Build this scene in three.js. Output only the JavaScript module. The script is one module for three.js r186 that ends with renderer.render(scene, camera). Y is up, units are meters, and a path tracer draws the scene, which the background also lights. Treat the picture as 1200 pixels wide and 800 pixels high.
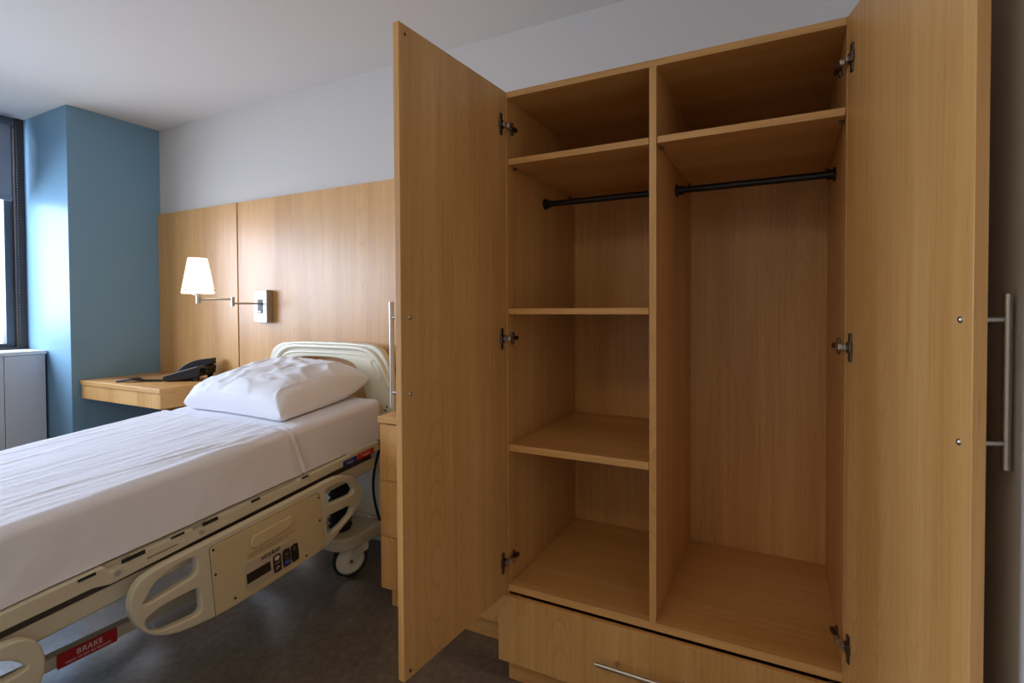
import * as THREE from 'three';
import { RoundedBoxGeometry } from 'three/addons/geometries/RoundedBoxGeometry.js';
import { mergeGeometries, toCreasedNormals } from 'three/addons/utils/BufferGeometryUtils.js';
import { ImprovedNoise } from 'three/addons/math/ImprovedNoise.js';
import { RectAreaLightUniformsLib } from 'three/addons/lights/RectAreaLightUniformsLib.js';

// ---------------------------------------------------------------- camera, sky, daylight, exposure
const scene = new THREE.Scene();
const FOCAL = 599.15, CX = 620.95, CY = 373.52, YAW = 0.46247, PITCH = -0.01869, ROLL = -0.00443;
const camera = new THREE.PerspectiveCamera(2 * Math.atan(400 / FOCAL) * 180 / Math.PI, 1.5, 0.05, 60);
camera.position.set(0.792, 1.198, 2.0073);
camera.rotation.order = 'YXZ';
camera.rotation.set(PITCH, YAW, ROLL);
camera.setViewOffset(1200, 800, 600 - CX, 400 - CY, 1200, 800);
camera.updateProjectionMatrix();
scene.add(camera);

const renderer = new THREE.WebGLRenderer({ antialias: true });
renderer.toneMapping = THREE.LinearToneMapping;
renderer.toneMappingExposure = 1.08;
renderer.shadowMap.enabled = true;
RectAreaLightUniformsLib.init();

scene.background = new THREE.Color().setRGB(1.9, 2.25, 2.75);       // overcast sky outside the window
// daylight falling in through the window: a broad patch of bright sky just outside, tipped downwards
const DAY = new THREE.Color().setRGB(0.79, 0.95, 1.24);
const daylight = new THREE.RectAreaLight(DAY, 14.0, 3.2, 1.7);
daylight.name = 'window_daylight';
daylight.position.set(-4.15, 1.85, 2.25);
daylight.lookAt(-4.15 + Math.cos(0.42), 1.85 - Math.sin(0.42), 2.25);
daylight.castShadow = true;
scene.add(daylight);
// warm ceiling panel in the part of the room behind the camera
const CEIL = { x: 0.0, z: 3.0, w: 1.2, d: 0.6 };
const panelLight = new THREE.RectAreaLight(new THREE.Color().setRGB(1.0, 0.79, 0.46), 3.6, CEIL.w, CEIL.d);
panelLight.name = 'ceiling_panel_light';
panelLight.position.set(CEIL.x, 2.40, CEIL.z);
panelLight.lookAt(CEIL.x, 0, CEIL.z + 0.0001);
scene.add(panelLight);

// ---------------------------------------------------------------- helpers
let seed = 12345;
const rnd = () => { seed = (seed * 1664525 + 1013904223) >>> 0; return seed / 4294967296; };
const perlin = new ImprovedNoise();
const noise = (x, y, z = 0) => perlin.noise(x, y, z);
const fbm = (x, y, z, o = 4) => { let s = 0, a = 0.5; for (let i = 0; i < o; i++) { s += a * noise(x, y, z + i * 7.3); x *= 2.03; y *= 2.03; a *= 0.5; } return s; };
const V = (x, y, z) => new THREE.Vector3(x, y, z);
const taken = new Map();
function numbered(name) { const n = taken.get(name) || 0; taken.set(name, n + 1); return n ? name + '_' + String(n).padStart(3, '0') : name; }
function thing(name, label, category, pos, group) {
  const o = new THREE.Group(); o.name = numbered(name); o.position.set(...pos); scene.add(o);
  o.userData = { label, category }; if (group) o.userData.group = group;
  return o;
}
// a mesh named `name` whose geometry is given in world coordinates, placed under parent (a Group or a mesh placed without turn)
function part(name, geo, mat, parent, label) {
  const m = new THREE.Mesh(geo, mat); m.name = name; m.castShadow = m.receiveShadow = true;
  if (parent) { const w = V(0, 0, 0); for (let p = parent; p && p !== scene; p = p.parent) w.add(p.position); geo.translate(-w.x, -w.y, -w.z); parent.add(m); } else scene.add(m);
  if (label) m.userData.label = label;
  return m;
}
function structure(name, geo, mat) { const m = part(name, geo, mat, null); m.userData.kind = 'structure'; return m; }
function single(name, geo, mat, label, category, group) {
  geo.computeBoundingBox(); const b = geo.boundingBox, c = V((b.min.x + b.max.x) / 2, b.min.y, (b.min.z + b.max.z) / 2);
  geo.translate(-c.x, -c.y, -c.z);
  const m = new THREE.Mesh(geo, mat); m.name = numbered(name); m.position.copy(c); m.castShadow = m.receiveShadow = true; scene.add(m);
  m.userData = { label, category }; if (group) m.userData.group = group;
  return m;
}
// uv in metres by the dominant axis of each face; v runs along the grain axis
function metricUV(geo, grain = 'y') {
  const g = geo.index ? geo.toNonIndexed() : geo, P = g.attributes.position, n = P.count, uv = new Float32Array(n * 2);
  const ou = rnd() * 3, ov = rnd() * 3, gi = 'xyz'.indexOf(grain);
  const a = V(), b = V(), c = V(), q = V();
  for (let i = 0; i < n; i += 3) {
    a.fromBufferAttribute(P, i); b.fromBufferAttribute(P, i + 1); c.fromBufferAttribute(P, i + 2);
    q.copy(b).sub(a).cross(c.clone().sub(a)); const f = [Math.abs(q.x), Math.abs(q.y), Math.abs(q.z)];
    const d = f.indexOf(Math.max(...f)); let ax = [0, 1, 2].filter((k) => k !== d);
    let vi = ax.includes(gi) ? gi : ax[1], ui = ax.find((k) => k !== vi);
    [a, b, c].forEach((p, k) => { const t = p.toArray(); uv[(i + k) * 2] = t[ui] + ou + d * 0.37; uv[(i + k) * 2 + 1] = t[vi] + ov; });
  }
  g.setAttribute('uv', new THREE.BufferAttribute(uv, 2)); g.deleteAttribute('uv1');
  return g;
}
function bx(x0, x1, y0, y1, z0, z1, r = 0.0015, grain = 'y', seg = 1) {
  const w = x1 - x0, h = y1 - y0, d = z1 - z0; r = Math.min(r, w / 2.1, h / 2.1, d / 2.1);
  const g = metricUV(r > 0 ? new RoundedBoxGeometry(w, h, d, seg + 1, r) : new THREE.BoxGeometry(w, h, d), grain);
  g.translate((x0 + x1) / 2, (y0 + y1) / 2, (z0 + z1) / 2);
  return g;
}
function rodGeo(a, b, r, seg = 16) {
  const d = b.clone().sub(a), g = new THREE.CylinderGeometry(r, r, d.length(), seg);
  g.applyQuaternion(new THREE.Quaternion().setFromUnitVectors(V(0, 1, 0), d.clone().normalize()));
  const m = a.clone().add(b).multiplyScalar(0.5); g.translate(m.x, m.y, m.z); return g;
}
const plainMerge = (list) => mergeGeometries(list.map((g) => { const q = g.index ? g.toNonIndexed() : g; for (const k of Object.keys(q.attributes)) if (!['position', 'normal', 'uv'].includes(k)) q.deleteAttribute(k); return q; }));
const tube = (pts, r, seg = 40, rs = 8) => new THREE.TubeGeometry(new THREE.CatmullRomCurve3(pts), seg, r, rs, false);

// ---------------------------------------------------------------- textures and materials
function dataTex(w, h, fn, srgb) {
  const d = new Uint8Array(w * h * 4);
  for (let j = 0; j < h; j++) for (let i = 0; i < w; i++) { const c = fn(i / w, j / h), k = (j * w + i) * 4; d[k] = c[0]; d[k + 1] = c[1]; d[k + 2] = c[2]; d[k + 3] = 255; }
  const t = new THREE.DataTexture(d, w, h, THREE.RGBAFormat); t.magFilter = THREE.LinearFilter; t.minFilter = THREE.LinearMipmapLinearFilter; t.generateMipmaps = true;
  t.wrapS = t.wrapT = THREE.MirroredRepeatWrapping; if (srgb) t.colorSpace = THREE.SRGBColorSpace; t.needsUpdate = true; return t;
}
const clamp = (v) => Math.max(0, Math.min(255, v));
// pale maple laminate: fine long streaks, broad tone bands, a few soft cathedral figures; covers 1.0 m across, 2.0 m along
const mapleMap = dataTex(1024, 1024, (u, v) => {
  const x = u * 1.0, y = v * 2.0;
  const warp = 0.05 * fbm(x * 3, y * 1.1, 3.3, 3);
  const streak = fbm((x + warp * 0.25) * 95, y * 2.2, 1.1, 4);
  const band = fbm((x + warp * 0.5) * 9, y * 0.5, 8.2, 3);
  const cellX = Math.floor((x + 0.03 * noise(y * 0.6, 2.2, 5)) / 0.125), lx = (x - (cellX + 0.5) * 0.125) / 0.0625;
  const h = Math.sin(cellX * 91.7) * 43758.5; const hx = h - Math.floor(h);
  const ring = (y * (1.6 + hx) + 0.55 * lx * lx + hx * 7 + 0.35 * noise(x * 12, y * 2.0, 4)) * 5.0;
  const fr = ring - Math.floor(ring), figure = Math.exp(-fr * 5.0) * Math.max(0, 1 - lx * lx) * Math.max(0, noise(cellX * 3.1 + 0.5, y * 0.7, 9.1) + 0.12);
  const fleck = Math.max(0, noise(x * 420, y * 16, 6.6) - 0.33) * 26;
  const t = streak * 17 + band * 34 - figure * 36 - fleck * 1.3;
  return [clamp(213 + t * 0.9), clamp(161 + t * 1.05), clamp(95 + t * 1.05)];
}, true);
mapleMap.repeat.set(1 / 1.0, 1 / 2.0);
const M = {};
M.maple = new THREE.MeshPhysicalMaterial({ map: mapleMap, roughness: 0.5, specularIntensity: 0.5, clearcoat: 0.55, clearcoatRoughness: 0.29 });
M.wallWhite = new THREE.MeshStandardMaterial({ color: 0xd6d0c8, roughness: 0.85 });
M.ceiling = new THREE.MeshStandardMaterial({ color: 0xe2ded9, roughness: 0.9 });
M.blue = new THREE.MeshPhysicalMaterial({ color: 0x7c9fb5, roughness: 0.36, specularIntensity: 0.15 });
const floorMap = dataTex(1024, 1024, (u, v) => {
  const x = u * 1.6, y = v * 1.6;
  const a = fbm(x * 7, y * 7, 0.3, 4), b = fbm(x * 48, y * 48, 2.7, 3), c = noise(x * 190, y * 190, 5.1);
  const t = a * 16 + b * 34 + c * 12;
  return [clamp(94 + t * .9), clamp(85 + t * .9), clamp(76 + t * 0.85)];
}, true);
floorMap.repeat.set(1 / 1.6, 1 / 1.6);
M.floor = new THREE.MeshPhysicalMaterial({ map: floorMap, roughness: 0.3, clearcoat: 0.8, clearcoatRoughness: 0.2 });
M.beige = new THREE.MeshPhysicalMaterial({ color: 0xcac1a8, roughness: 0.42 });
M.beigePanel = new THREE.MeshPhysicalMaterial({ color: 0xc8b78e, roughness: 0.5 });
M.cream = new THREE.MeshPhysicalMaterial({ color: 0xe6dfc6, roughness: 0.3, clearcoat: 0.4, clearcoatRoughness: 0.2 });
M.sheet = new THREE.MeshPhysicalMaterial({ color: 0xe4e4ec, roughness: 0.9, sheen: 0.2, sheenRoughness: 0.6 });
M.pillow = new THREE.MeshPhysicalMaterial({ color: 0xeeeef2, roughness: 0.9, sheen: 0.2, sheenRoughness: 0.6 });
M.black = new THREE.MeshStandardMaterial({ color: 0x0c0c0e, roughness: 0.34 });
M.blackMetal = new THREE.MeshPhysicalMaterial({ color: 0x0d0d0f, roughness: 0.38 });
M.rubber = new THREE.MeshStandardMaterial({ color: 0x1b1b1c, roughness: 0.8 });
M.nickel = new THREE.MeshStandardMaterial({ color: 0xc4beb4, roughness: 0.32, metalness: 1 });
M.satin = new THREE.MeshStandardMaterial({ color: 0xb3afa8, roughness: 0.5, metalness: 0.8 });
M.boltSteel = new THREE.MeshStandardMaterial({ color: 0xa9a59b, roughness: 0.4, metalness: 0.3 });
M.hinge = new THREE.MeshStandardMaterial({ color: 0x6d6258, roughness: 0.35, metalness: 1 });
M.greyPaint = new THREE.MeshStandardMaterial({ color: 0xcdd0d6, roughness: 0.55 });
M.whiteLam = new THREE.MeshPhysicalMaterial({ color: 0xe3e3e3, roughness: 0.4 });
M.bronze = new THREE.MeshStandardMaterial({ color: 0x3d3430, roughness: 0.5 });
M.slate = new THREE.MeshStandardMaterial({ color: 0x4d555e, roughness: 0.5 });
M.glass = new THREE.MeshPhysicalMaterial({ color: 0xffffff, roughness: 0.02, transmission: 1, thickness: 0, ior: 1.45 });
M.blind = new THREE.MeshPhysicalMaterial({ color: 0x8f949d, roughness: 1, transmission: 0.25, thickness: 0 });
M.red = new THREE.MeshStandardMaterial({ color: 0xb5161c, roughness: 0.5 });

// ---------------------------------------------------------------- the room
const X0 = -3.575, X1 = 1.099, Z1 = 4.1, YC = 2.421, COL_X = -3.016, COL_Z = 0.504, TW = 0.12;
structure('floor', bx(X0 - TW, X1 + TW, -0.1, 0, -TW, Z1 + TW, 0, 'z'), M.floor);
structure('ceiling', bx(X0 - TW, X1 + TW, YC, YC + 0.1, -TW, Z1 + TW, 0), M.ceiling);
structure('wall_back', bx(X0 - TW, X1 + TW, 0, YC, -TW, 0, 0), M.wallWhite);
structure('wall_right', bx(X1, X1 + TW, 0, YC, 0, Z1, 0), M.wallWhite);
structure('wall_front', bx(X0 - TW, X1 + TW, 0, YC, Z1, Z1 + TW, 0), M.wallWhite);
structure('wall_left', plainMerge([
  bx(X0 - TW, X0, 0, 0.95, 0, Z1, 0), bx(X0 - TW, X0, 0.95, YC, 0, 0.505, 0), bx(X0 - TW, X0, 0.95, YC, 3.36, Z1, 0)]), M.wallWhite);
structure('wall_column', bx(X0, COL_X, 0, YC, 0, COL_Z, 0.003), M.blue);

{
  const f = thing('ceiling_light', 'flat warm white light panel set under the ceiling', 'ceiling light', [CEIL.x, 2.405, CEIL.z]);
  part('housing', bx(CEIL.x - CEIL.w / 2 - 0.02, CEIL.x + CEIL.w / 2 + 0.02, 2.408, YC, CEIL.z - CEIL.d / 2 - 0.02, CEIL.z + CEIL.d / 2 + 0.02, 0.003), M.whiteLam, f);
  part('diffuser', bx(CEIL.x - CEIL.w / 2, CEIL.x + CEIL.w / 2, 2.4045, 2.4085, CEIL.z - CEIL.d / 2, CEIL.z + CEIL.d / 2, 0.001), new THREE.MeshStandardMaterial({ color: 0xfff4e4, emissive: new THREE.Color().setRGB(1.0, 0.85, 0.65), emissiveIntensity: 1.2 }), f);
}
// windows over the cabinet: bronze frame, slate sashes, tall panes
[[0.5055, 3.36, 3, 'tall dark framed window beside the blue column']].forEach(([za, zb, n, label], at) => {
  const w = new THREE.Group(); w.name = 'window_' + (at + 1); w.userData = { kind: 'structure', label }; w.position.set(X0 - 0.06, 0.95, (za + zb) / 2); scene.add(w);
  part('window_frame', plainMerge([bx(X0 - 0.11, X0 + 0.006, 0.95, YC, za, za + 0.0325, 0.002), bx(X0 - 0.11, X0 + 0.002, 0.95, YC, za + 0.0325, za + 0.0465, 0.002), bx(X0 - 0.11, X0 + 0.002, 0.95, YC, zb - 0.022, zb, 0.002),
    bx(X0 - 0.11, X0 + 0.002, 0.95, 0.975, za + 0.0465, zb - 0.022, 0.002), bx(X0 - 0.11, X0 - 0.002, YC - 0.025, YC, za + 0.0465, zb - 0.022, 0.002)]), M.bronze, w);
  for (let k = 0; k < n; k++) {
    const z0 = za + 0.0465, z1 = zb - 0.022, a = z0 + (z1 - z0) * k / n, b = z0 + (z1 - z0) * (k + 1) / n, y0 = 0.975, y1 = YC - 0.025, t = 0.042;
    const s = part('sash', plainMerge([bx(X0 - 0.09, X0 - 0.03, y0, y1, a, a + t, 0.003), bx(X0 - 0.09, X0 - 0.03, y0, y1, b - t, b, 0.003),
      bx(X0 - 0.09, X0 - 0.03, y0, y0 + t * 0.5, a + t, b - t, 0.003), bx(X0 - 0.09, X0 - 0.03, y1 - t, y1, a + t, b - t, 0.003)]), M.slate, w);
    part('pane', bx(X0 - 0.062, X0 - 0.060, y0 + t * 0.5, y1 - t, a + t, b - t, 0), M.glass, s);
  }
});
// roller blinds hanging over the upper part of the windows
[[0.570, 3.332, 'grey fabric roller blind half lowered over the window beside the column']].forEach(([za, zb, label]) => {
  const b = thing('roller_blind', label, 'blind', [X0 + 0.03, 1.895, (za + zb) / 2]);
  part('fabric', bx(X0 + 0.022, X0 + 0.0235, 1.915, YC - 0.03, za + 0.002, zb - 0.002, 0), M.blind, b);
  part('hem_bar', bx(X0 + 0.014, X0 + 0.032, 1.893, 1.918, za, zb, 0.004), new THREE.MeshStandardMaterial({ color: 0x7e838c, roughness: 0.6 }), b);
  part('roller', rodGeo(V(X0 + 0.03, YC - 0.035, za - 0.005), V(X0 + 0.03, YC - 0.035, zb + 0.003), 0.024, 20), M.slate, b);
  const beads = []; for (let k = 0; k < 75; k++) for (const d of [0.004]) { const s = new THREE.SphereGeometry(0.0019, 6, 4); s.translate(X0 + 0.03, YC - 0.05 - k * 0.0185, za - 0.025 + d); beads.push(s); }
  part('bead_chain', plainMerge(beads), M.nickel, b).userData.kind = 'stuff';
});
// grey cabinet under the window
{
  const c = thing('window_cabinet', 'long low grey metal cabinet with pale top under the window', 'cabinet', [-3.44, 0, 1.95]);
  part('body', bx(X0 + 0.002, -3.322, 0.02, 0.935, COL_Z + 0.012, 3.5, 0.001), M.greyPaint, c);
  part('top', bx(X0 + 0.002, -3.303, 0.935, 0.958, COL_Z + 0.006, 3.5, 0.003), M.whiteLam, c);
  const zs = [COL_Z + 0.012, 0.705, 1.26, 1.82, 2.38, 2.94, 3.5];
  for (let k = 0; k < 6; k++) part('panel', bx(-3.322, -3.306, 0.03, 0.933, zs[k] + 0.0015, zs[k + 1] - 0.0015, 0.0015), M.greyPaint, c);
}

structure('trim_1', bx(-2.1805, -2.1685, 0.30, 1.846, 0.0005, 0.006, 0), M.bronze);
// maple panels lining the head wall
single('wall_panel', bx(COL_X + 0.004, -2.180, 0.30, 1.851, 0.001, 0.02, 0.002), M.maple, 'narrow maple wall panel beside the blue column behind the telephone', 'wall panel');
single('wall_panel', bx(-2.169, -0.02, 0.10, 1.851, 0.001, 0.02, 0.002), M.maple, 'wide maple wall panel behind the bed headboard and lamp plate', 'wall panel');

// ---------------------------------------------------------------- wardrobe
{
  const xL = 0.0131, xD0 = 0.4579, xD1 = 0.4777, xR = 0.9188, zF = 0.6013, zB = 0.0258, T = 0.019, H = 1.875;
  const w = thing('wardrobe', 'tall maple wardrobe with both doors open and empty shelves', 'wardrobe', [0.466, 0, 0.3]);
  part('side_panel', bx(xL - T, xL, 0.09, H, 0.002, zF, 0.001), M.maple, w);
  part('side_panel', bx(xR, xR + T, 0.09, H, 0.002, zF, 0.001), M.maple, w);
  part('top_panel', bx(xL, xR, H - T, H, 0.002, zF, 0.001, 'x'), M.maple, w);
  part('bottom_panel', bx(xL, xR, 0.306, 0.328, zB, zF, 0.001, 'x'), M.maple, w);
  part('divider', bx(xD0, xD1, 0.328, H - T, zB, zF, 0.001), M.maple, w);
  part('back_panel', bx(xL, (xD0 + xD1) / 2, 0.306, H - T, 0.004, zB, 0), M.maple, w);
  part('back_panel', bx((xD0 + xD1) / 2, xR, 0.306, H - T, 0.004, zB, 0), M.maple, w);
  part('shelf', bx(xL + 0.0015, xD0 - 0.0015, 1.649, 1.6675, zB, zF - 0.003, 0.001, 'x'), M.maple, w);
  part('shelf', bx(xD1 + 0.0015, xR - 0.0015, 1.649, 1.6675, zB, zF - 0.003, 0.001, 'x'), M.maple, w);
  part('shelf', bx(xL + 0.0015, xD0 - 0.0015, 1.1825, 1.201, zB, zF - 0.003, 0.001, 'x'), M.maple, w);
  part('shelf', bx(xL + 0.0015, xD0 - 0.0015, 0.7505, 0.772, zB, zF - 0.003, 0.001, 'x'), M.maple, w);
  part('plinth', plainMerge([bx(xL - T, xR + T, 0, 0.092, 0.55, 0.57, 0.001, 'x'), bx(xL - T, xL, 0, 0.09, 0.02, 0.55, 0.001, 'x'), bx(xR, xR + T, 0, 0.09, 0.02, 0.55, 0.001, 'x')]), M.maple, w);
  part('carcase_base', bx(xL, xR, 0.09, 0.108, 0.004, 0.585, 0.001, 'x'), M.maple, w);
  { const holes = []; for (let y = 0.40; y < 1.6; y += 0.032) for (const z of [0.555, 0.10]) { const c = new THREE.CircleGeometry(0.0026, 8); c.rotateY(Math.PI / 2); c.translate(xL + 0.0002, y, z); holes.push(c); }
    part('pin_holes', plainMerge(holes), M.bronze, w, 'rows of small dark shelf pin holes').userData.kind = 'stuff'; }
  // shelf pins
  for (const [x, d] of [[xL, 1], [xD0, -1], [xD1, 1], [xR, -1]]) for (const z of [0.56, 0.09])
    part('shelf_pin', rodGeo(V(x, 1.645, z), V(x + d * 0.012, 1.645, z), 0.0035, 10), M.hinge, w);
  // hanging rods
  for (const [a, b, za, zb] of [[xL, xD0, 0.318, 0.318], [xD1, xR, 0.318, 0.318]]) {
    const r = part('hanging_rod', rodGeo(V(a, 1.577, za), V(b, 1.577, zb), 0.0105, 20), M.blackMetal, w, 'black round hanging rod');
    for (const [x, d] of [[a, 1], [b, -1]]) part('flange', plainMerge([rodGeo(V(x, 1.577, za), V(x + d * 0.006, 1.577, za), 0.020, 20), rodGeo(V(x, 1.577, za), V(x + d * 0.022, 1.577, za), 0.0145, 20)]), M.blackMetal, r);
  }
  // bar pull with two posts: along local y or x
  const pull = (len, post, off) => { const g = [rodGeo(V(0, -len / 2, off), V(0, len / 2, off), 0.006, 16)]; for (const s of [-1, 1]) g.push(rodGeo(V(0, s * post / 2, 0), V(0, s * post / 2, off), 0.0045, 12)); return plainMerge(g); };
  // drawer front
  const dr = part('drawer_front', bx(-0.0168, 0.9488, 0.088, 0.299, zF + 0.0007, 0.618, 0.0015), M.maple, w);
  const dh = pull(0.30, 0.19, 0.034); dh.rotateZ(Math.PI / 2); dh.translate(0.466, 0.197, 0.618); part('handle', dh, M.nickel, dr, 'brushed steel bar pull');
  part('drawer_box', plainMerge([bx(xL + 0.013, xL + 0.026, 0.115, 0.28, 0.06, zF, 0), bx(xR - 0.026, xR - 0.013, 0.115, 0.28, 0.06, zF, 0), bx(xL + 0.013, xR - 0.013, 0.115, 0.28, 0.047, 0.06, 0), bx(xL + 0.026, xR - 0.026, 0.115, 0.121, 0.06, zF, 0)]), M.maple, dr);
  // doors: origin on the hinge line, x along the door; side = +1 when the outer face looks along local +z
  const door = (px, turn, width, side, label) => {
    const y0 = 0.305, z0 = side > 0 ? 0 : -T, pos = V(px, 0, zF + 0.004);
    const g = bx(0, width, y0, H, z0, z0 + T, 0.0018);
    const d = new THREE.Mesh(g, M.maple); d.name = 'door'; d.castShadow = d.receiveShadow = true; d.userData.label = label;
    d.position.copy(pos.sub(w.position)); d.rotation.y = turn; w.add(d);
    const add = (name, geo, mat, lab) => { const m = new THREE.Mesh(geo, mat); m.name = name; m.castShadow = m.receiveShadow = true; if (lab) m.userData.label = lab; d.add(m); };
    const hx = width - 0.029, hg = pull(0.262, 0.185, 0.041); if (side < 0) hg.rotateX(Math.PI);
    hg.translate(hx, 1.087, side > 0 ? T : -T); add('handle', hg, M.nickel, 'brushed steel bar pull');
    const inz = -side;   // inner face direction
    for (const y of [1.1795, 0.9945]) { const s = new THREE.SphereGeometry(0.0055, 14, 8, 0, Math.PI * 2, 0, Math.PI / 2); s.rotateX(inz * Math.PI / 2); s.scale(1, 1, 0.7); s.translate(hx, y, 0); add('screw', s, M.nickel); }
    for (const y of [y0 + 0.018, H - 0.024]) { const c = new THREE.CylinderGeometry(0.0035, 0.004, 0.002, 10); c.rotateX(Math.PI / 2); c.translate(width - 0.02, y, inz * 0.001); add('bumper', c, M.hinge); }
    for (const y of [1.766, 1.107, 0.408]) {
      const q = [], zz = (a, b) => (inz > 0 ? [a, b] : [-b, -a]);
      q.push(bx(0.022, 0.036, y - 0.033, y + 0.033, ...zz(0, 0.004), 0.002)); q.push(bx(0.016, 0.040, y - 0.013, y + 0.013, ...zz(0.0, 0.007), 0.003));
      add('hinge_plate', plainMerge(q), M.hinge);
      add('hinge_arm', plainMerge([bx(0.004, 0.026, y - 0.0065, y + 0.0065, ...zz(0.006, 0.013), 0.002), bx(-0.014, 0.008, y - 0.0065, y + 0.0065, ...zz(0.010, 0.019), 0.002)]), M.nickel);
      add('hinge_body', plainMerge([bx(-0.050, -0.008, y - 0.0065, y + 0.0065, ...zz(0.005, 0.015), 0.003), bx(-0.034, -0.022, y - 0.020, y + 0.020, ...zz(0.003, 0.009), 0.003)]), M.hinge);
    }
    return d;
  };
  door(xL - 0.002, -1.637, 0.458, 1, 'open maple door beside the bed');
  door(xR + 0.002, -(Math.PI - 1.822), 0.4658, -1, 'open maple door beside the white wall');
}

// ---------------------------------------------------------------- nightstand
{
  const n = thing('nightstand', 'maple chest of drawers between the bed and the wardrobe', 'nightstand', [-0.335, 0, 0.25]);
  const a = -0.642, b = -0.024, zf = 0.455;
  part('top', bx(a - 0.008, b, 0.752, 0.779, 0.021, 0.472, 0.002, 'x'), M.maple, n);
  part('body', bx(a + 0.002, b - 0.001, 0.095, 0.752, 0.022, zf - 0.016, 0.001), M.maple, n);
  const ys = [0.093, 0.303, 0.525, 0.748];
  for (let k = 0; k < 3; k++) part('drawer_front', bx(a, b - 0.001, ys[k] + 0.0015, ys[k + 1] - 0.0015, zf - 0.0155, 0.468, 0.0015), M.maple, n);
  part('plinth', bx(a + 0.012, b, 0, 0.096, 0.03, 0.42, 0.001, 'x'), M.maple, n);
}

// ---------------------------------------------------------------- wall desk with telephone
{
  const d = thing('wall_desk', 'small floating maple desk fixed between blue column and wall panel', 'desk', [-2.6, 0.674, 0.24]);
  part('top', bx(COL_X + 0.001, -2.170, 0.756, 0.783, 0.021, 0.4665, 0.002, 'x'), M.maple, d);
  part('side_panel', bx(-2.192, -2.175, 0.674, 0.756, 0.021, 0.459, 0.001, 'z'), M.maple, d);
  part('base_board', bx(COL_X + 0.004, -2.192, 0.678, 0.69, 0.021, 0.44, 0.001, 'x'), M.maple, d);
  part('drawer_front', bx(COL_X + 0.006, -2.396, 0.674, 0.7545, 0.442, 0.460, 0.001, 'y'), M.maple, d);
  part('apron_panel', bx(-2.3945, -2.176, 0.674, 0.7545, 0.442, 0.460, 0.001, 'y'), M.maple, d);
}
{
  // telephone: seen from its side, low front end towards the window; local x runs from the front end to the raised back end
  const t = thing('telephone', 'black desk telephone with handset on the floating maple desk', 'telephone', [-2.465, 0.783, 0.29]);
  t.rotation.y = 0.50;
  const prof = new THREE.Shape(); prof.moveTo(0.004, 0.006); prof.quadraticCurveTo(-0.010, 0.018, 0.004, 0.030); prof.lineTo(0.19, 0.082); prof.quadraticCurveTo(0.206, 0.084, 0.206, 0.070); prof.lineTo(0.200, 0.036);
  prof.lineTo(0.15, 0.020); prof.lineTo(0.03, 0.004); prof.closePath();
  const mk = (name, geo, mat, lab) => { const m = new THREE.Mesh(geo, mat); m.name = name; m.castShadow = m.receiveShadow = true; if (lab) m.userData.label = lab; t.add(m); return m; };
  const eg = new THREE.ExtrudeGeometry(prof, { depth: 0.165, bevelEnabled: true, bevelSize: 0.004, bevelThickness: 0.004, bevelSegments: 2, curveSegments: 6 }); eg.translate(0, 0, -0.165);
  const body = mk('base', eg, M.black);
  const trim = new THREE.Shape(); trim.moveTo(0.000, 0.031); trim.lineTo(0.195, 0.0855); trim.lineTo(0.195, 0.0895); trim.lineTo(-0.002, 0.0345); trim.closePath();
  const tg = new THREE.ExtrudeGeometry(trim, { depth: 0.08, bevelEnabled: false }); tg.translate(0, 0, -0.074); mk('keypad_plate', tg, new THREE.MeshStandardMaterial({ color: 0x8d8f96, roughness: 0.4 }), 'grey keypad plate');
  const keyGeo = new THREE.BoxGeometry(0.012, 0.006, 0.011), keys = new THREE.MeshStandardMaterial({ color: 0x26262a, roughness: 0.6 });
  for (let i = 0; i < 4; i++) for (let j = 0; j < 3; j++) { const k = mk('key', keyGeo, keys); k.position.set(0.06 + i * 0.022, 0.0352 + (0.06 + i * 0.022) * 0.2795 + 0.002, -0.02 - j * 0.018); k.rotation.z = 0.255; }
  mk('edge_trim', rodGeo(V(-0.001, 0.0315, 0.003), V(0.195, 0.0862, 0.003), 0.0028, 8), M.satin, 'silver edge trim');
  // handset on the far half
  const hs = new THREE.Shape(); hs.moveTo(0.006, 0.038); hs.bezierCurveTo(0.05, 0.096, 0.12, 0.118, 0.212, 0.122); hs.lineTo(0.214, 0.094); hs.lineTo(0.17, 0.084); hs.bezierCurveTo(0.12, 0.082, 0.08, 0.070, 0.045, 0.046); hs.closePath();
  const hg = new THREE.ExtrudeGeometry(hs, { depth: 0.042, bevelEnabled: true, bevelSize: 0.004, bevelThickness: 0.006, bevelSegments: 3, curveSegments: 10 }); hg.translate(0, 0, -0.15); mk('handset', hg, M.black);
  mk('foot', bx(0.168, 0.196, 0, 0.05, -0.022, -0.002, 0.004), M.black); mk('foot', bx(0.168, 0.196, 0, 0.05, -0.16, -0.14, 0.004), M.black);
  mk('front_foot', bx(0.014, 0.04, 0, 0.014, -0.15, -0.01, 0.004), M.black);
  mk('plug_housing', bx(0.205, 0.232, 0.050, 0.078, -0.06, -0.03, 0.004), M.black);
  mk('line_cord', tube([V(0.23, 0.064, -0.045), V(0.25, 0.056, -0.04), V(0.263, 0.03, -0.035), V(0.266, 0.004, -0.03), V(0.285, 0.003, -0.07), V(0.24, 0.003, -0.20), V(0.2, 0.003, -0.235)], 0.0022, 50, 6), M.black);
  // flat black strap ending in a paddle, lying beside it
  const s = new THREE.Shape(); s.moveTo(0, -0.012); s.lineTo(0.09, -0.028); s.quadraticCurveTo(0.12, -0.026, 0.135, -0.009); s.lineTo(0.24, -0.008); s.lineTo(0.24, 0.008); s.lineTo(0.135, 0.009); s.quadraticCurveTo(0.11, 0.03, 0.08, 0.028); s.lineTo(0.0, 0.012); s.closePath();
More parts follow.
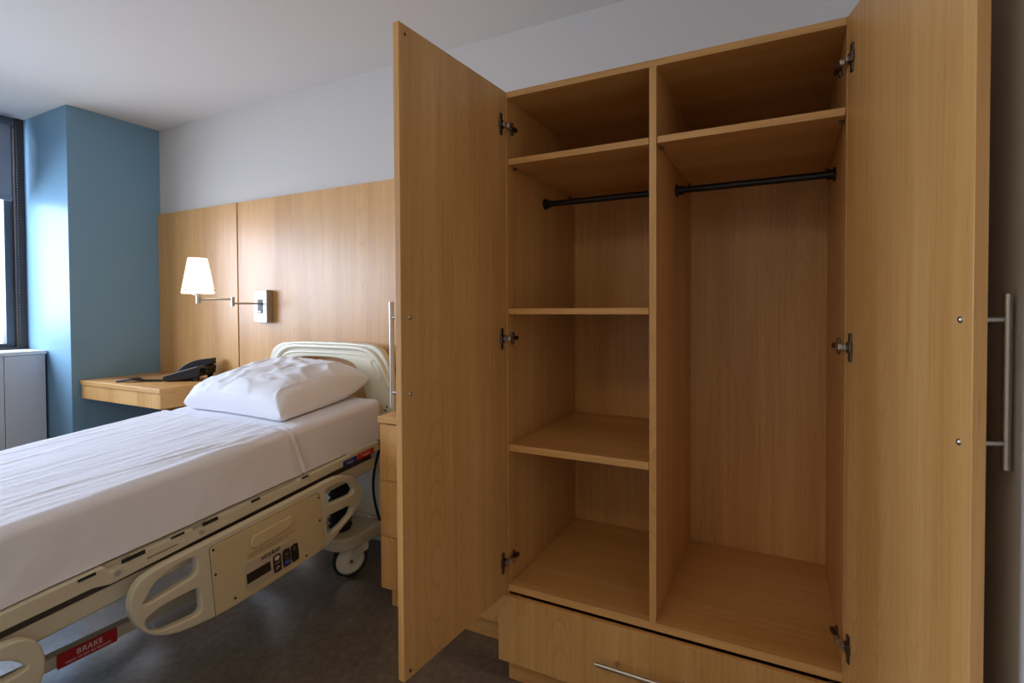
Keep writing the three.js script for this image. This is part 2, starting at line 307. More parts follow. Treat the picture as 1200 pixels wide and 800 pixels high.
  const sg0 = new THREE.ExtrudeGeometry(s, { depth: 0.007, bevelEnabled: true, bevelSize: 0.002, bevelThickness: 0.002, bevelSegments: 2, curveSegments: 8 });
  sg0.rotateX(-Math.PI / 2); const P = sg0.attributes.position; for (let i = 0; i < P.count; i++) { const x = P.getX(i); P.setY(i, P.getY(i) + 0.002 + 0.013 * Math.exp(-Math.pow((x - 0.09) / 0.04, 2))); }
  sg0.computeVertexNormals(); sg0.rotateY(0.56); sg0.translate(-2.695, 0.783, 0.415);
  single('black_strap', sg0, M.black, 'flat black strap with wide end lying beside the telephone', 'strap');
}

// ---------------------------------------------------------------- swing-arm wall lamp
{
  const l = thing('wall_lamp', 'nickel swing arm wall lamp with white glass shade above desk', 'lamp', [-1.91, 1.127, 0.02]);
  const lp = V(-2.116, 1.29, 0.29), jt = V(-1.952, 1.24, 0.2), pl = V(-1.915, 1.236, 0.06);
  const bp = part('wall_plate', bx(-1.972, -1.858, 1.128, 1.316, 0.0205, 0.062, 0.003), M.satin, l);
  part('switch_recess', bx(-1.936, -1.892, 1.182, 1.262, 0.0585, 0.0632, 0.001), M.bronze, bp, 'dark switch slot');
  part('switch_paddle', bx(-1.928, -1.900, 1.186, 1.196, 0.062, 0.068, 0.001), M.whiteLam, bp, 'white switch paddle');
  part('arm', rodGeo(V(-1.915, 1.238, 0.062), jt.clone().add(V(0, -0.002, 0)), 0.0055, 12), M.nickel, l);
  part('knuckle', rodGeo(jt.clone().add(V(0, -0.018, 0)), jt.clone().add(V(0, 0.034, 0)), 0.0085, 14), M.nickel, l);
  part('arm', rodGeo(jt.clone().add(V(0, 0.022, 0)), V(lp.x, 1.262, lp.z), 0.0055, 12), M.nickel, l);
  part('socket', plainMerge([rodGeo(V(lp.x, 1.24, lp.z), V(lp.x, 1.297, lp.z), 0.0125, 16), rodGeo(V(lp.x, 1.286, lp.z), V(lp.x, 1.297, lp.z), 0.026, 20)]), M.nickel, l);
  const glow = new THREE.MeshStandardMaterial({ color: 0xfff6ea, roughness: 0.5, emissive: new THREE.Color().setRGB(1.0, 0.88, 0.72), emissiveIntensity: 1.0, side: THREE.DoubleSide });
  const lathe = new THREE.LatheGeometry([[0.026, 0.0], [0.075, 0.0], [0.079, 0.003], [0.080, 0.008], [0.047, 0.195], [0.044, 0.197], [0.042, 0.194], [0.075, 0.01]].map(([r, y]) => new THREE.Vector2(r, y)), 48);
  lathe.translate(lp.x, 1.292, lp.z);
  const sh = part('lamp_shade', lathe, glow, l, 'white glowing tapered glass shade');
  for (const a of [1.35, 3.45, 5.55]) { const s = new THREE.SphereGeometry(0.0042, 8, 6); s.translate(lp.x + Math.cos(a) * 0.0785, 1.312, lp.z + Math.sin(a) * 0.0785); part('set_screw', s, M.hinge, sh); }
  const bulb = new THREE.PointLight(new THREE.Color().setRGB(1.0, 0.80, 0.58), 0.07, 0, 2); bulb.name = 'lamp_bulb'; bulb.castShadow = true; bulb.shadow.radius = 2;
  bulb.position.set(lp.x - l.position.x, 1.39 - l.position.y, lp.z - l.position.z); l.add(bulb);
}

// ---------------------------------------------------------------- hospital bed
const TILT = 0.09, BX = -1.335;
const LIT = new THREE.Matrix4().makeTranslation(0, 0.593, 0.2).multiply(new THREE.Matrix4().makeRotationX(TILT));   // litter frame: z along the bed from the head, y up from the mattress underside
const lit = (g) => g.applyMatrix4(LIT);
// a shape drawn in (s along the bed, h up) extruded towards the bed's middle from x = face
function railExtrude(shape, face, depth, bevel, segs = 3) {
  const g = new THREE.ExtrudeGeometry(shape, { depth: depth - 2 * bevel, bevelEnabled: bevel > 0, bevelSize: bevel, bevelOffset: -bevel, bevelThickness: bevel, bevelSegments: segs, curveSegments: 14 });
  g.translate(0, 0, bevel);
  g.applyMatrix4(new THREE.Matrix4().set(0, 0, -1, face, 0, 1, 0, 0, 1, 0, 0, 0, 0, 0, 0, 1));
  return g;
}
const canvasTex = (w, h, draw) => { const c = document.createElement('canvas'); c.width = w; c.height = h; draw(c.getContext('2d')); const t = new THREE.CanvasTexture(c); t.colorSpace = THREE.SRGBColorSpace; t.anisotropy = 8; return t; };
// a thin printed plate facing +x, centred at (s, h) in the litter frame
function printPlate(s, h, w, ht, face, rot = 0) { const g = new THREE.PlaneGeometry(w, ht); g.rotateZ(rot); g.rotateY(Math.PI / 2); g.translate(face, h, s); return g; }
const splineShape = (pts) => new THREE.Shape(new THREE.SplineCurve([...pts, pts[0]].map(([a, b]) => new THREE.Vector2(a, b))).getPoints(160));
const roundPath = (pts, r) => { const p = new THREE.Path(), n = pts.length, at = (k) => new THREE.Vector2(...pts[(k + n) % n]);
  for (let k = 0; k < n; k++) { const c = at(k), a = at(k - 1).sub(c), b = at(k + 1).sub(c), q = Math.min(r, a.length() * 0.45, b.length() * 0.45); a.setLength(q).add(c); b.setLength(q).add(c); if (k) p.lineTo(a.x, a.y); else p.moveTo(a.x, a.y); p.quadraticCurveTo(c.x, c.y, b.x, b.y); } p.closePath(); return p; };
const splinePath = (pts) => new THREE.Path(new THREE.SplineCurve([...pts, pts[0]].map(([a, b]) => new THREE.Vector2(a, b))).getPoints(60));
{
  const bed = thing('hospital_bed', 'beige electric hospital bed with lowered side rails beside the desk', 'bed', [BX, 0, 1.3]);
  // headboard
  const out = new THREE.Shape(); const hy = 1.032, xa = -1.777, xb = -0.885;
  out.moveTo(xa, 0.50); out.lineTo(xa, 0.88); out.bezierCurveTo(xa + 0.004, 0.98, xa + 0.05, hy - 0.012, xa + 0.15, hy - 0.004); out.quadraticCurveTo(BX, hy + 0.012, xb - 0.15, hy - 0.004); out.bezierCurveTo(xb - 0.05, hy - 0.012, xb - 0.004, 0.92, xb, 0.72); out.lineTo(xb, 0.50); out.closePath();
  const hole = new THREE.Path(); hole.moveTo(BX - 0.277, 0.69); hole.lineTo(BX + 0.285, 0.69); hole.bezierCurveTo(BX + 0.275, 0.80, BX + 0.24, 0.875, BX + 0.20, 0.92); hole.bezierCurveTo(BX + 0.17, 0.945, BX + 0.08, 0.955, BX, 0.955); hole.bezierCurveTo(BX - 0.08, 0.955, BX - 0.17, 0.955, BX - 0.22, 0.945); hole.bezierCurveTo(BX - 0.26, 0.935, BX - 0.275, 0.80, BX - 0.277, 0.69);
  out.holes.push(hole);
  const hb = new THREE.ExtrudeGeometry(out, { depth: 0.022, bevelEnabled: true, bevelSize: 0.008, bevelOffset: -0.008, bevelThickness: 0.008, bevelSegments: 4, curveSegments: 20 }); hb.translate(0, 0, 0.083);
  const head = part('headboard', hb, M.cream, bed, 'cream moulded headboard with open grip slot');
  // moulded beads: outer rim and an inner bead above the slot, plus an oblong boss at the side
  const rim = []; for (let k = 0; k <= 60; k++) { const u = -1 + k / 30, x = BX + 0.425 * u; const e = Math.pow(Math.abs(u), 7); rim.push(V(x, hy - 0.022 - 0.19 * e, 0.112)); }
  part('rim_bead', tube(rim, 0.015, 120, 10), M.cream, head);
  const inner = []; for (let k = 0; k <= 40; k++) { const u = -1 + k / 20, x = BX + 0.33 * u; inner.push(V(x, hy - 0.052 - 0.03 * Math.pow(Math.abs(u), 6), 0.110)); }
  part('inner_bead', tube(inner, 0.008, 80, 8), M.cream, head);
  for (const s of [-1, 1]) { const loop = []; for (let k = 0; k < 32; k++) { const t = k / 32 * Math.PI * 2, u = 0.015 * Math.cos(t), v = 0.056 * Math.sin(t); loop.push(V(BX + s * (0.345 + u * 0.82 - v * 0.57), 0.905 + u * 0.57 + v * 0.82, 0.112)); } loop.push(loop[0].clone());
    part('grip_bead', tube(loop, 0.0048, 90, 8), M.cream, head); }
  for (const [x, y] of [[-0.925, 0.73], [-0.935, 0.712]]) part('bolt', rodGeo(V(x, y, 0.110), V(x, y, 0.1145), 0.006, 10), M.hinge, head);
  // litter: deck pan, side rails, lower frame tubes
  part('deck', lit(bx(-1.765, -0.905, -0.032, -0.004, 0.0, 2.08, 0.006)), M.beige, bed);
  const railShape = new THREE.Shape(); const top = [[0.02, 0.002], [0.19, 0.003], [0.20, -0.004], [0.45, -0.004], [0.46, -0.011], [0.60, -0.011], [0.615, -0.006], [0.80, -0.005], [0.808, -0.018], [0.846, -0.018], [0.854, -0.006], [1.02, -0.006], [1.03, -0.019], [1.075, -0.019], [1.09, 0.0], [2.06, 0.0]];
  railShape.moveTo(0.02, -0.038); railShape.lineTo(0.02, 0.002); for (const [s, h] of top.slice(1)) railShape.lineTo(s, h);
  railShape.lineTo(2.06, -0.04); railShape.lineTo(1.12, -0.044); railShape.lineTo(1.08, -0.056); railShape.lineTo(0.86, -0.050); railShape.lineTo(0.30, -0.038); railShape.closePath();
  const near = part('deck_rail', lit(railExtrude(railShape, -0.878, 0.026, 0.003)), M.beige, bed);
  part('deck_rail', lit(railExtrude(railShape, -1.766, 0.026, 0.003)), M.beige, bed);
  for (const [s, h] of [[1.062, -0.031], [0.831, -0.028]]) { const g = plainMerge([rodGeo(V(-0.8785, h, s), V(-0.8755, h, s), 0.0145, 20)]); part('bolt_washer', lit(g), M.beige, near); part('bolt', lit(rodGeo(V(-0.876, h, s), V(-0.8715, h, s), 0.0075, 16)), M.boltSteel, near); }
  for (const [s, w, h] of [[1.02, 0.06, 0.010], [0.80, 0.05, 0.010], [1.13, 0.04, 0.006], [0.90, 0.04, 0.005], [0.64, 0.034, 0.007], [0.43, 0.03, 0.005]]) part('slot', lit(bx(-0.8765, -0.8745, -0.003 - h, -0.0005, s - w / 2, s + w / 2, 0.0009)), M.rubber, near, 'dark slot in the rail');
  part('frame_tube', lit(bx(-0.93, -0.895, -0.122, -0.066, 0.04, 2.05, 0.008)), M.beige, bed);
  part('frame_tube', lit(bx(-1.775, -1.74, -0.122, -0.066, 0.04, 2.05, 0.008)), M.beige, bed);
  part('groove_strip', lit(bx(-0.905, -0.893, -0.066, -0.044, 0.06, 2.04, 0.002)), M.bronze, bed);
  for (const s of [0.06, 0.55, 1.04, 1.55, 2.02]) part('cross_bar', lit(bx(-1.74, -0.93, -0.115, -0.075, s - 0.02, s + 0.02, 0.006)), M.beige, bed);
  // printed labels on the rail near the head: blue and red
  const swoosh = (bg) => canvasTex(256, 96, (c) => { c.fillStyle = bg; c.fillRect(0, 0, 256, 96); c.fillStyle = '#e9e7ee'; c.beginPath(); c.moveTo(60, 58); c.quadraticCurveTo(140, 92, 205, 50); c.quadraticCurveTo(140, 66, 60, 58); c.fill(); c.fillStyle = 'rgba(235,235,245,0.55)'; for (let k = 0; k < 3; k++) c.fillRect(40, 16 + k * 10, 150 - k * 22, 3); });
  part('label_sticker', lit(printPlate(0.199, -0.027, 0.082, 0.027, -0.8772, 0.0)), new THREE.MeshStandardMaterial({ map: swoosh('#23337e'), roughness: 0.5 }), near, 'blue printed sticker');
  part('label_sticker', lit(printPlate(0.106, -0.024, 0.100, 0.027, -0.8772, 0.0)), new THREE.MeshStandardMaterial({ map: swoosh('#c8321f'), roughness: 0.5 }), near, 'red printed sticker');
  // head-end post panel under the headboard, lift bellows, base
  part('head_panel', bx(-1.70, -0.925, 0.205, 0.52, 0.125, 0.16, 0.012), M.cream, bed);
  for (const z of [0.32, 1.75]) for (const x of [-1.02, -1.62]) {
    const pts = []; const n = z < 1 ? 9 : 7; for (let k = 0; k <= n * 2; k++) pts.push(new THREE.Vector2(k % 2 ? 0.040 : 0.052, 0.19 + k * (z < 1 ? 0.0145 : 0.0105)));
    const g = new THREE.LatheGeometry([new THREE.Vector2(0.001, 0.19), ...pts, new THREE.Vector2(0.001, pts[pts.length - 1].y)], 28); g.translate(x, 0, z); part('lift_bellows', g, M.rubber, bed, 'black ribbed bellows');
  }
  for (const [za, zb] of [[0.165, 0.42], [1.70, 1.98]]) {
    const s = new THREE.Shape(), r = 0.09, a = -1.77, b = -0.898, sgn = za < 1;
    if (sgn) { s.moveTo(a, za); s.lineTo(b, za); s.lineTo(b, zb - r); s.quadraticCurveTo(b, zb, b - r, zb); s.lineTo(a + r, zb); s.quadraticCurveTo(a, zb, a, zb - r); } else { s.moveTo(a, zb); s.lineTo(a, za + r); s.quadraticCurveTo(a, za, a + r, za); s.lineTo(b - r, za); s.quadraticCurveTo(b, za, b, za + r); s.lineTo(b, zb); }
    s.closePath();
    const g = new THREE.ExtrudeGeometry(s, { depth: 0.034, bevelEnabled: true, bevelSize: 0.012, bevelOffset: -0.012, bevelThickness: 0.012, bevelSegments: 4, curveSegments: 12 });
    g.rotateX(Math.PI / 2); g.translate(0, 0.2 - 0.012 + 0.0, 0); part('base_cover', g, M.beige, bed);
  }
  for (const x of [-1.075, -1.60]) { const t = part('base_tube', bx(x - 0.02, x + 0.02, 0.182, 0.220, 0.40, 1.72, 0.008), M.beige, bed);
    if (x > -1.3) {
      part('brake_pedal', bx(x + 0.0195, x + 0.026, 0.180, 0.222, 1.180, 1.326, 0.002), M.red, t, 'red brake pedal plate');
      const tex = canvasTex(560, 148, (c) => { c.fillStyle = '#b5161c'; c.fillRect(0, 0, 560, 148); c.fillStyle = '#d9cfc6'; c.textAlign = 'center'; c.font = 'bold 84px sans-serif'; c.fillText('BRAKE', 290, 78); c.font = 'bold 36px sans-serif'; c.fillText('PRESS TO SET OR RELEASE', 280, 128); });
      const g = new THREE.PlaneGeometry(0.142, 0.0385); g.rotateY(Math.PI / 2); g.translate(x + 0.0266, 0.201, 1.253); part('pedal_lettering', g, new THREE.MeshStandardMaterial({ map: tex, roughness: 0.5 }), t);
    } }
  // casters
  const caster = (x, z, turn) => {
    const c = new THREE.Group(); c.name = 'caster'; c.position.set(x - bed.position.x, 0, z - bed.position.z); c.rotation.y = turn; bed.add(c);
    const mk = (n, g, m) => { const o = new THREE.Mesh(g, m); o.name = n; o.castShadow = o.receiveShadow = true; c.add(o); };
    const tyre = new THREE.LatheGeometry([[0.062, -0.016], [0.072, -0.017], [0.0755, -0.010], [0.0765, 0], [0.0755, 0.010], [0.072, 0.017], [0.062, 0.016]].map(([r, y]) => new THREE.Vector2(r, y)), 40); tyre.rotateZ(Math.PI / 2); tyre.translate(0, 0.0765, 0); mk('tyre', tyre, M.rubber);
    const hub = new THREE.LatheGeometry([[0.001, -0.021], [0.018, -0.021], [0.022, -0.014], [0.054, -0.013], [0.064, -0.0175], [0.064, 0.0175], [0.054, 0.013], [0.022, 0.014], [0.018, 0.021], [0.001, 0.021]].map(([r, y]) => new THREE.Vector2(r, y)), 36); hub.rotateZ(Math.PI / 2); hub.translate(0, 0.0765, 0); mk('wheel', hub, M.cream);
    const f = []; for (const s of [-1, 1]) { const sh = new THREE.Shape(); sh.moveTo(-0.016, 0.066); sh.quadraticCurveTo(0, 0.052, 0.016, 0.066); sh.quadraticCurveTo(0.03, 0.10, 0.075, 0.115); sh.lineTo(0.075, 0.158); sh.lineTo(0.03, 0.158); sh.quadraticCurveTo(0.036, 0.13, -0.006, 0.09); sh.closePath();
      const g = new THREE.ExtrudeGeometry(sh, { depth: 0.006, bevelEnabled: true, bevelSize: 0.002, bevelThickness: 0.002, bevelSegments: 2 }); g.rotateY(Math.PI / 2); g.translate(s * 0.026 - 0.003, 0, 0); f.push(g); }
    mk('fork', plainMerge(f), M.beige); mk('axle', rodGeo(V(-0.034, 0.0765, 0), V(0.034, 0.0765, 0), 0.007, 14), M.hinge);
  };
  caster(-0.962, 0.325, -0.5); caster(-1.70, 0.325, -0.3); caster(-0.955, 1.86, 0); caster(-1.71, 1.86, 0);
  // side rail
  const outline = [[0.352, -0.043], [0.286, -0.050], [0.221, -0.086], [0.188, -0.147], [0.194, -0.197], [0.236, -0.234], [0.309, -0.268], [0.384, -0.300], [0.46, -0.307], [0.559, -0.308], [0.697, -0.309], [0.817, -0.304], [0.922, -0.287], [0.98, -0.266], [1.022, -0.234], [1.049, -0.19], [1.061, -0.142], [1.054, -0.097], [1.032, -0.068], [0.995, -0.056], [0.93, -0.052], [0.79, -0.050], [0.64, -0.048], [0.495, -0.046]];
  const holes = [
    [[0.374, -0.072], [0.298, -0.076], [0.246, -0.098], [0.226, -0.138], [0.245, -0.150], [0.374, -0.140]],
    [[0.380, -0.184], [0.262, -0.190], [0.243, -0.205], [0.256, -0.228], [0.310, -0.250], [0.380, -0.262]],
    [[0.876, -0.074], [0.948, -0.076], [0.998, -0.096], [1.030, -0.138], [1.010, -0.143], [0.876, -0.134]],
    [[0.876, -0.176], [0.985, -0.172], [1.032, -0.186], [1.022, -0.222], [0.990, -0.243], [0.930, -0.255], [0.876, -0.260]]];
  const makeRail = (s0, flip, label) => {
    const tr = ([s, h]) => [flip ? s0 - s : s, h];
    const order = (l) => (flip ? l.slice().reverse() : l);
    const sh = splineShape(order(outline.map(tr))); for (const h of holes) sh.holes.push(roundPath(order(h.map(tr)), 0.022));
    return part('side_rail', lit(railExtrude(sh, -0.836, 0.028, 0.006, 4)), M.beige, bed, label);
  };
  const rail = makeRail(0, false, 'beige side rail with control pad');
  makeRail(2.305, true, 'beige foot end side rail');
  // control panel on the head side rail
  const ps = new THREE.Shape(); const pp = [[0.835, -0.078], [0.822, -0.070], [0.42, -0.070], [0.405, -0.082], [0.402, -0.295], [0.46, -0.302], [0.70, -0.304], [0.838, -0.298]]; ps.moveTo(...pp[0]); pp.slice(1).forEach((q) => ps.lineTo(...q)); ps.closePath();
  const seam = new THREE.Shape(); const pq = pp.map(([s, h]) => [s + (s > 0.6 ? 0.0016 : -0.0016), h + (h > -0.2 ? 0.0016 : -0.0004)]); seam.moveTo(...pq[0]); pq.slice(1).forEach((q) => seam.lineTo(...q)); seam.closePath();
  part('panel_gasket', lit(railExtrude(seam, -0.8354, 0.003, 0.0002, 1)), M.bronze, rail, 'dark seam round the control panel');
  part('control_panel', lit(railExtrude(ps, -0.8335, 0.006, 0.0015, 2)), M.beigePanel, rail, 'tan control panel plate');
  const grip = new THREE.Shape(); grip.moveTo(0.70, -0.112); grip.quadraticCurveTo(0.71, -0.150, 0.68, -0.150); grip.lineTo(0.56, -0.142); grip.quadraticCurveTo(0.535, -0.138, 0.535, -0.112); grip.lineTo(0.545, -0.100); grip.lineTo(0.69, -0.102); grip.closePath();
  part('grip_pad', lit(railExtrude(grip, -0.8265, 0.008, 0.0045, 4)), M.beigePanel, rail, 'raised grip moulding');
  const pad = new THREE.Shape(); const q = [[0.733, -0.196], [0.720, -0.184], [0.535, -0.191], [0.522, -0.204], [0.521, -0.270], [0.532, -0.281], [0.72, -0.284], [0.735, -0.272]]; pad.moveTo(...q[0]); q.slice(1).forEach((r) => pad.lineTo(...r)); pad.closePath();
  const cp = part('control_pad', lit(railExtrude(pad, -0.832, 0.003, 0.0008, 2)), new THREE.MeshStandardMaterial({ color: 0xb8aa92, roughness: 0.5 }), rail, 'pale control pad');
  part('display_strip', lit(bx(-0.8325, -0.8314, -0.258, -0.223, 0.638, 0.728, 0.0005)), new THREE.MeshStandardMaterial({ color: 0x2b1f1b, roughness: 0.4 }), rail, 'dark display strip');
  const pill = (s, ring) => { const g = new THREE.Shape(); const r = 0.0165, a = -0.228, b = -0.262; g.absarc(s, a, r, 0, Math.PI); g.absarc(s, b, r, Math.PI, Math.PI * 2); g.closePath(); return railExtrude(g, ring, 0.002, 0.0006, 2); };
  const pillMat = new THREE.MeshStandardMaterial({ color: 0x231c1c, roughness: 0.45 });
  for (const s of [0.612, 0.574, 0.539]) part('button', lit(pill(s, -0.8308)), pillMat, rail, 'dark pill shaped button');
  const icon = (draw, s) => part('button_icon', lit(printPlate(s, -0.245, 0.030, 0.064, -0.8305)), new THREE.MeshStandardMaterial({ map: canvasTex(90, 192, (c) => { c.fillStyle = '#231c1c'; c.fillRect(0, 0, 90, 192); draw(c); }), roughness: 0.45 }), rail);
  icon((c) => { c.fillStyle = '#cbbfae'; c.beginPath(); c.ellipse(45, 40, 30, 26, 0, 0, 7); c.fill(); c.fillRect(16, 92, 58, 7); c.strokeStyle = '#cbbfae'; c.lineWidth = 7; c.beginPath(); c.moveTo(22, 150); c.lineTo(45, 132); c.lineTo(68, 150); c.moveTo(24, 166); c.lineTo(66, 138); c.stroke(); }, 0.612);
  icon((c) => { c.fillStyle = '#7e7470'; for (const y of [46, 62, 92]) c.fillRect(20, y, 50, 5); c.fillStyle = '#2d46a8'; c.beginPath(); c.ellipse(45, 148, 36, 32, 0, 0, 7); c.fill(); c.fillStyle = '#8fa0dd'; c.fillRect(30, 144, 30, 6); }, 0.574);
  icon((c) => { c.fillStyle = '#7e7470'; c.fillRect(24, 48, 42, 5); c.fillRect(30, 58, 30, 5); c.beginPath(); c.moveTo(45, 22); c.lineTo(60, 38); c.lineTo(30, 38); c.fill(); }, 0.539);
  const decalMat = (w, h, draw) => new THREE.MeshStandardMaterial({ map: canvasTex(w, h, draw), roughness: 0.5, transparent: true });
  part('maker_lettering', lit(printPlate(0.634, -0.199, 0.078, 0.022, -0.8314)), decalMat(320, 90, (c) => { c.clearRect(0, 0, 320, 90); c.fillStyle = '#2a211c'; c.font = 'italic bold 84px serif'; c.textAlign = 'center'; c.strokeStyle = '#2a211c'; c.lineWidth = 3; c.fillText('stryker', 160, 64); c.strokeText('stryker', 160, 64); }), rail);
  part('small_print', lit(printPlate(0.625, -0.168, 0.19, 0.018, -0.8330)), decalMat(760, 72, (c) => { c.clearRect(0, 0, 760, 72); c.fillStyle = '#3a2f26'; let x = 10; while (x < 745) { const w = 14 + ((x * 7) % 34); c.fillRect(x, 14, w, 9); if (x < 640) c.fillRect(x, 48, w, 9); x += w + 7; } }), rail);
  part('rail_print', lit(printPlate(0.945, -0.032, 0.085, 0.011, -0.8772)), decalMat(340, 44, (c) => { c.clearRect(0, 0, 340, 44); c.fillStyle = '#4a4238'; let x = 4; while (x < 330) { const w = 8 + ((x * 5) % 22); c.fillRect(x, 14, w, 14); x += w + 5; } }), near);
  for (const [s, h] of [[0.825, -0.083], [0.826, -0.165], [0.772, -0.279], [0.412, -0.090], [0.416, -0.180], [0.490, -0.285]]) part('screw', lit(rodGeo(V(-0.8336, h, s), V(-0.8322, h, s), 0.0042, 10)), M.rubber, rail);
  // black power lead down from the head end
  part('power_lead', tube([V(-0.945, 0.585, 0.135), V(-0.935, 0.53, 0.16), V(-0.955, 0.44, 0.17), V(-0.962, 0.34, 0.172), V(-0.94, 0.22, 0.165), V(-0.90, 0.12, 0.15), V(-0.86, 0.02, 0.14)], 0.006, 50, 8), M.rubber, bed, 'black power lead');
}
// mattress in a white fitted sheet, flat sheet, pillow
function drape(s0, s1, x0, x1, h0, top, r, ns, wrinkle, endCap, skew = 0) {
  // cross profile from the near hem over the top to the far hem
  const prof = []; const sideN = 14, arcN = 6, topN = 110;
  for (let k = 0; k < sideN; k++) prof.push([x1, h0 + (top - r - h0) * k / sideN, 1, 0]);
  for (let k = 0; k < arcN; k++) { const a = k / arcN * Math.PI / 2; prof.push([x1 - r + r * Math.cos(a), top - r + r * Math.sin(a), Math.cos(a), Math.sin(a)]); }
  for (let k = 0; k <= topN; k++) prof.push([x1 - r + (x0 + r - x1 + r) * k / topN, top, 0, 1]);
  for (let k = 1; k <= arcN; k++) { const a = Math.PI / 2 + k / arcN * Math.PI / 2; prof.push([x0 + r + r * Math.cos(a), top - r + r * Math.sin(a), Math.cos(a), Math.sin(a)]); }
  for (let k = 1; k <= sideN; k++) prof.push([x0, top - r + (h0 - top + r) * k / sideN, -1, 0]);
  const n = prof.length, P = [], I = [];
  const er = endCap ? 0.03 : 0;
  for (let i = 0; i <= ns; i++) {
    const s = s0 + (s1 - s0) * i / ns, e = Math.min(s - s0, s1 - s), sq = er ? (1 - Math.sqrt(Math.max(0, 1 - Math.pow(1 - Math.min(1, e / er), 2)))) * er : 0;
    for (let k = 0; k < n; k++) { const [x, h, nx, nh] = prof[k]; const d = wrinkle(s, x, h, k / (n - 1)) - sq; P.push(x + nx * d, h + nh * d, s + skew * h * Math.max(0, 1 - (s - s0) / 0.3)); }
  }
  for (let i = 0; i < ns; i++) for (let k = 0; k < n - 1; k++) { const a = i * n + k, b = a + 1, c = a + n, d = c + 1; I.push(a, c, b, b, c, d); }
  if (endCap) for (const i of [0, ns]) { const c = P.length / 3; P.push((x0 + x1) / 2, top * 0.5, s0 + (s1 - s0) * i / ns); for (let k = 0; k < n; k++) { const a = i * n + k, b = i * n + (k + 1) % n; if (i) I.push(a, c, b); else I.push(a, b, c); } }
  const g = new THREE.BufferGeometry(); g.setAttribute('position', new THREE.Float32BufferAttribute(P, 3)); g.setIndex(I); g.computeVertexNormals(); return g;
}
{
  const ridge = (v) => Math.pow(Math.max(0, 1 - Math.abs(v) * 3.2), 2);
  const fine = (s, x) => 0.0016 * fbm(s * 3, x * 22, 3, 3) + 0.0022 * fbm(s * 1.6, x * 8, 8, 3);
  const g1 = drape(-0.045, 2.06, -1.765, -0.905, 0.0, 0.187, 0.03, 150, (s, x, h) => (s > 0.46 ? -0.012 : fine(s, x) - (s > 0.40 ? (s - 0.40) * 0.1 : 0)) + (s < 0.40 && h < 0.18 ? 0.007 * fbm(s * 9, h * 3, 1.7, 3) : 0), true);
  const m = single('mattress', lit(g1), M.sheet, 'white mattress in a fitted sheet on the hospital bed', 'mattress');
  const side = (s, h) => 0.003 * fbm(s * 7 + h * 5, h * 4, 5.5, 3) * (0.19 - h) / 0.1;
  const wr = (s, x, h) => {
    let d = 0.0035 + fine(s, x) * 1.2;
    if (h > 0.18) {
      const t = x + 0.10 * (s - 0.6), amp = 0.5 + 0.8 * Math.max(0, noise(s * 2.3, x * 3.1, 4.4) + 0.2);
      d += 0.0028 * amp * ridge(noise(s * 1.5, t * 13 + 0.3 * noise(s * 4, x * 4, 2), 6.1));
      d += 0.0020 * amp * ridge(noise(s * 2.6 + t * 2.0, t * 22, 9.4));
      const nearEdge = Math.exp(-Math.pow((x + 0.99) / 0.10, 2)) * Math.exp(-Math.pow((s - 0.72) / 0.28, 2));
      d += 0.006 * nearEdge * ridge(noise(s * 2.2 + 3.3, (x + 0.22 * (s - 0.6)) * 20, 3.9));
    } else d += side(s, h) * 1.6 + 0.003;
    const near = x > -0.96 ? 1 : 0.3; d += near * (0.004 * Math.exp(-Math.pow((s - 0.405) / 0.012, 2)) - 0.005 * Math.exp(-Math.pow((s - 0.421) / 0.005, 2)) + 0.003 * Math.exp(-Math.pow((s - 0.45) / 0.02, 2)));
    return d;
  };
  const g2 = drape(0.405, 1.98, -1.767, -0.903, 0.004, 0.189, 0.028, 420, wr, false, 0.26);
  const fs = M.sheet.clone(); fs.side = THREE.DoubleSide;
  single('flat_sheet', lit(g2), fs, 'wrinkled white flat sheet draped over the mattress', 'sheet');
}
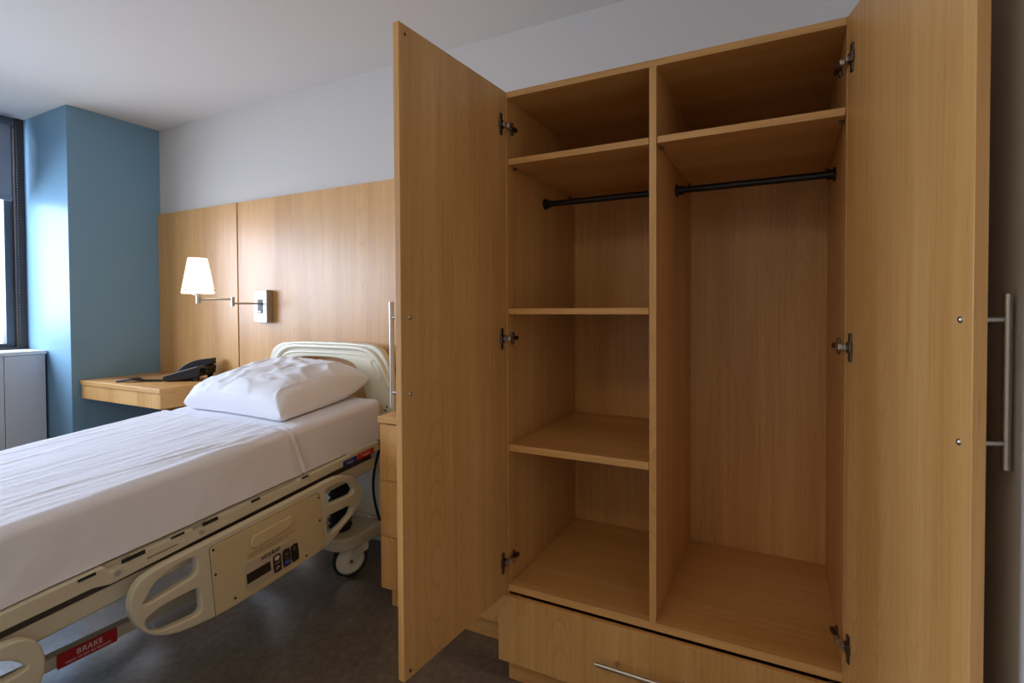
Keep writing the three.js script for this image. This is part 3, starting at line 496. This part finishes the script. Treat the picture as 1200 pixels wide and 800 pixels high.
{
  // pillow: thick-edged cushion with pointed corners and soft creases
  const A = 0.338, B = 0.243, T = 0.116, NU = 90, NV = 70, P = [], I = [];
  const at = (u, v, s) => {
    const eu = 1 - Math.pow(Math.abs(u), 3.6), ev = 1 - Math.pow(Math.abs(v), 3.6);
    const th = T * Math.pow(Math.max(0, eu * ev), 0.36);
    const pinch = 1 - 0.075 * (1 - Math.pow(Math.abs(u), 2)) * Math.pow(Math.abs(v), 6), pinchU = 1 - 0.05 * (1 - v * v) * Math.pow(Math.abs(u), 6);
    const x = u * A * pinchU, z = v * B * pinch;
    const cr = Math.min(1, th / T * 1.5);
    const w = cr * (0.020 * fbm(u * 1.9 + v * 0.7, v * 1.7 - u * 0.5, 2.2, 2) + 0.010 * Math.pow(Math.max(0, 1 - Math.abs(noise(u * 2.6 + v * 0.6, v * 1.1 - u * 0.5, 7.7)) * 6), 2) + 0.006 * Math.pow(Math.max(0, 1 - Math.abs(noise(u * 1.5 - v * 3.0, v * 1.0 + u * 0.8, 3.1)) * 8), 2));
    return [x, s * th * (s > 0 ? 1.0 : 0.8) + (s > 0 ? w : 0), z];
  };
  for (const s of [1, -1]) { const o = P.length / 3; for (let j = 0; j <= NV; j++) for (let i = 0; i <= NU; i++) { const u = Math.sin((i / NU - 0.5) * Math.PI), v = Math.sin((j / NV - 0.5) * Math.PI); P.push(...at(u, v, s)); }
    for (let j = 0; j < NV; j++) for (let i = 0; i < NU; i++) { const a = o + j * (NU + 1) + i, b = a + 1, c = a + NU + 1, d = c + 1; if (s > 0) I.push(a, c, b, b, c, d); else I.push(a, b, c, b, d, c); } }
  let g = new THREE.BufferGeometry(); g.setAttribute('position', new THREE.Float32BufferAttribute(P, 3)); g.setIndex(I); g.computeVertexNormals();
  g.rotateX(0.20); g.rotateY(-0.02); g.translate(-1.345, 0.822, 0.385);
  { const Q = g.attributes.position; for (let i = 0; i < Q.count; i++) { const y = 0.593 + 0.1945 - Math.tan(TILT) * (Q.getZ(i) - 0.2); if (Q.getY(i) < y) Q.setY(i, y); } g.computeVertexNormals(); }
  single('pillow', g, M.pillow, 'plump white pillow leaning against the bed headboard', 'pillow');
}

renderer.render(scene, camera);
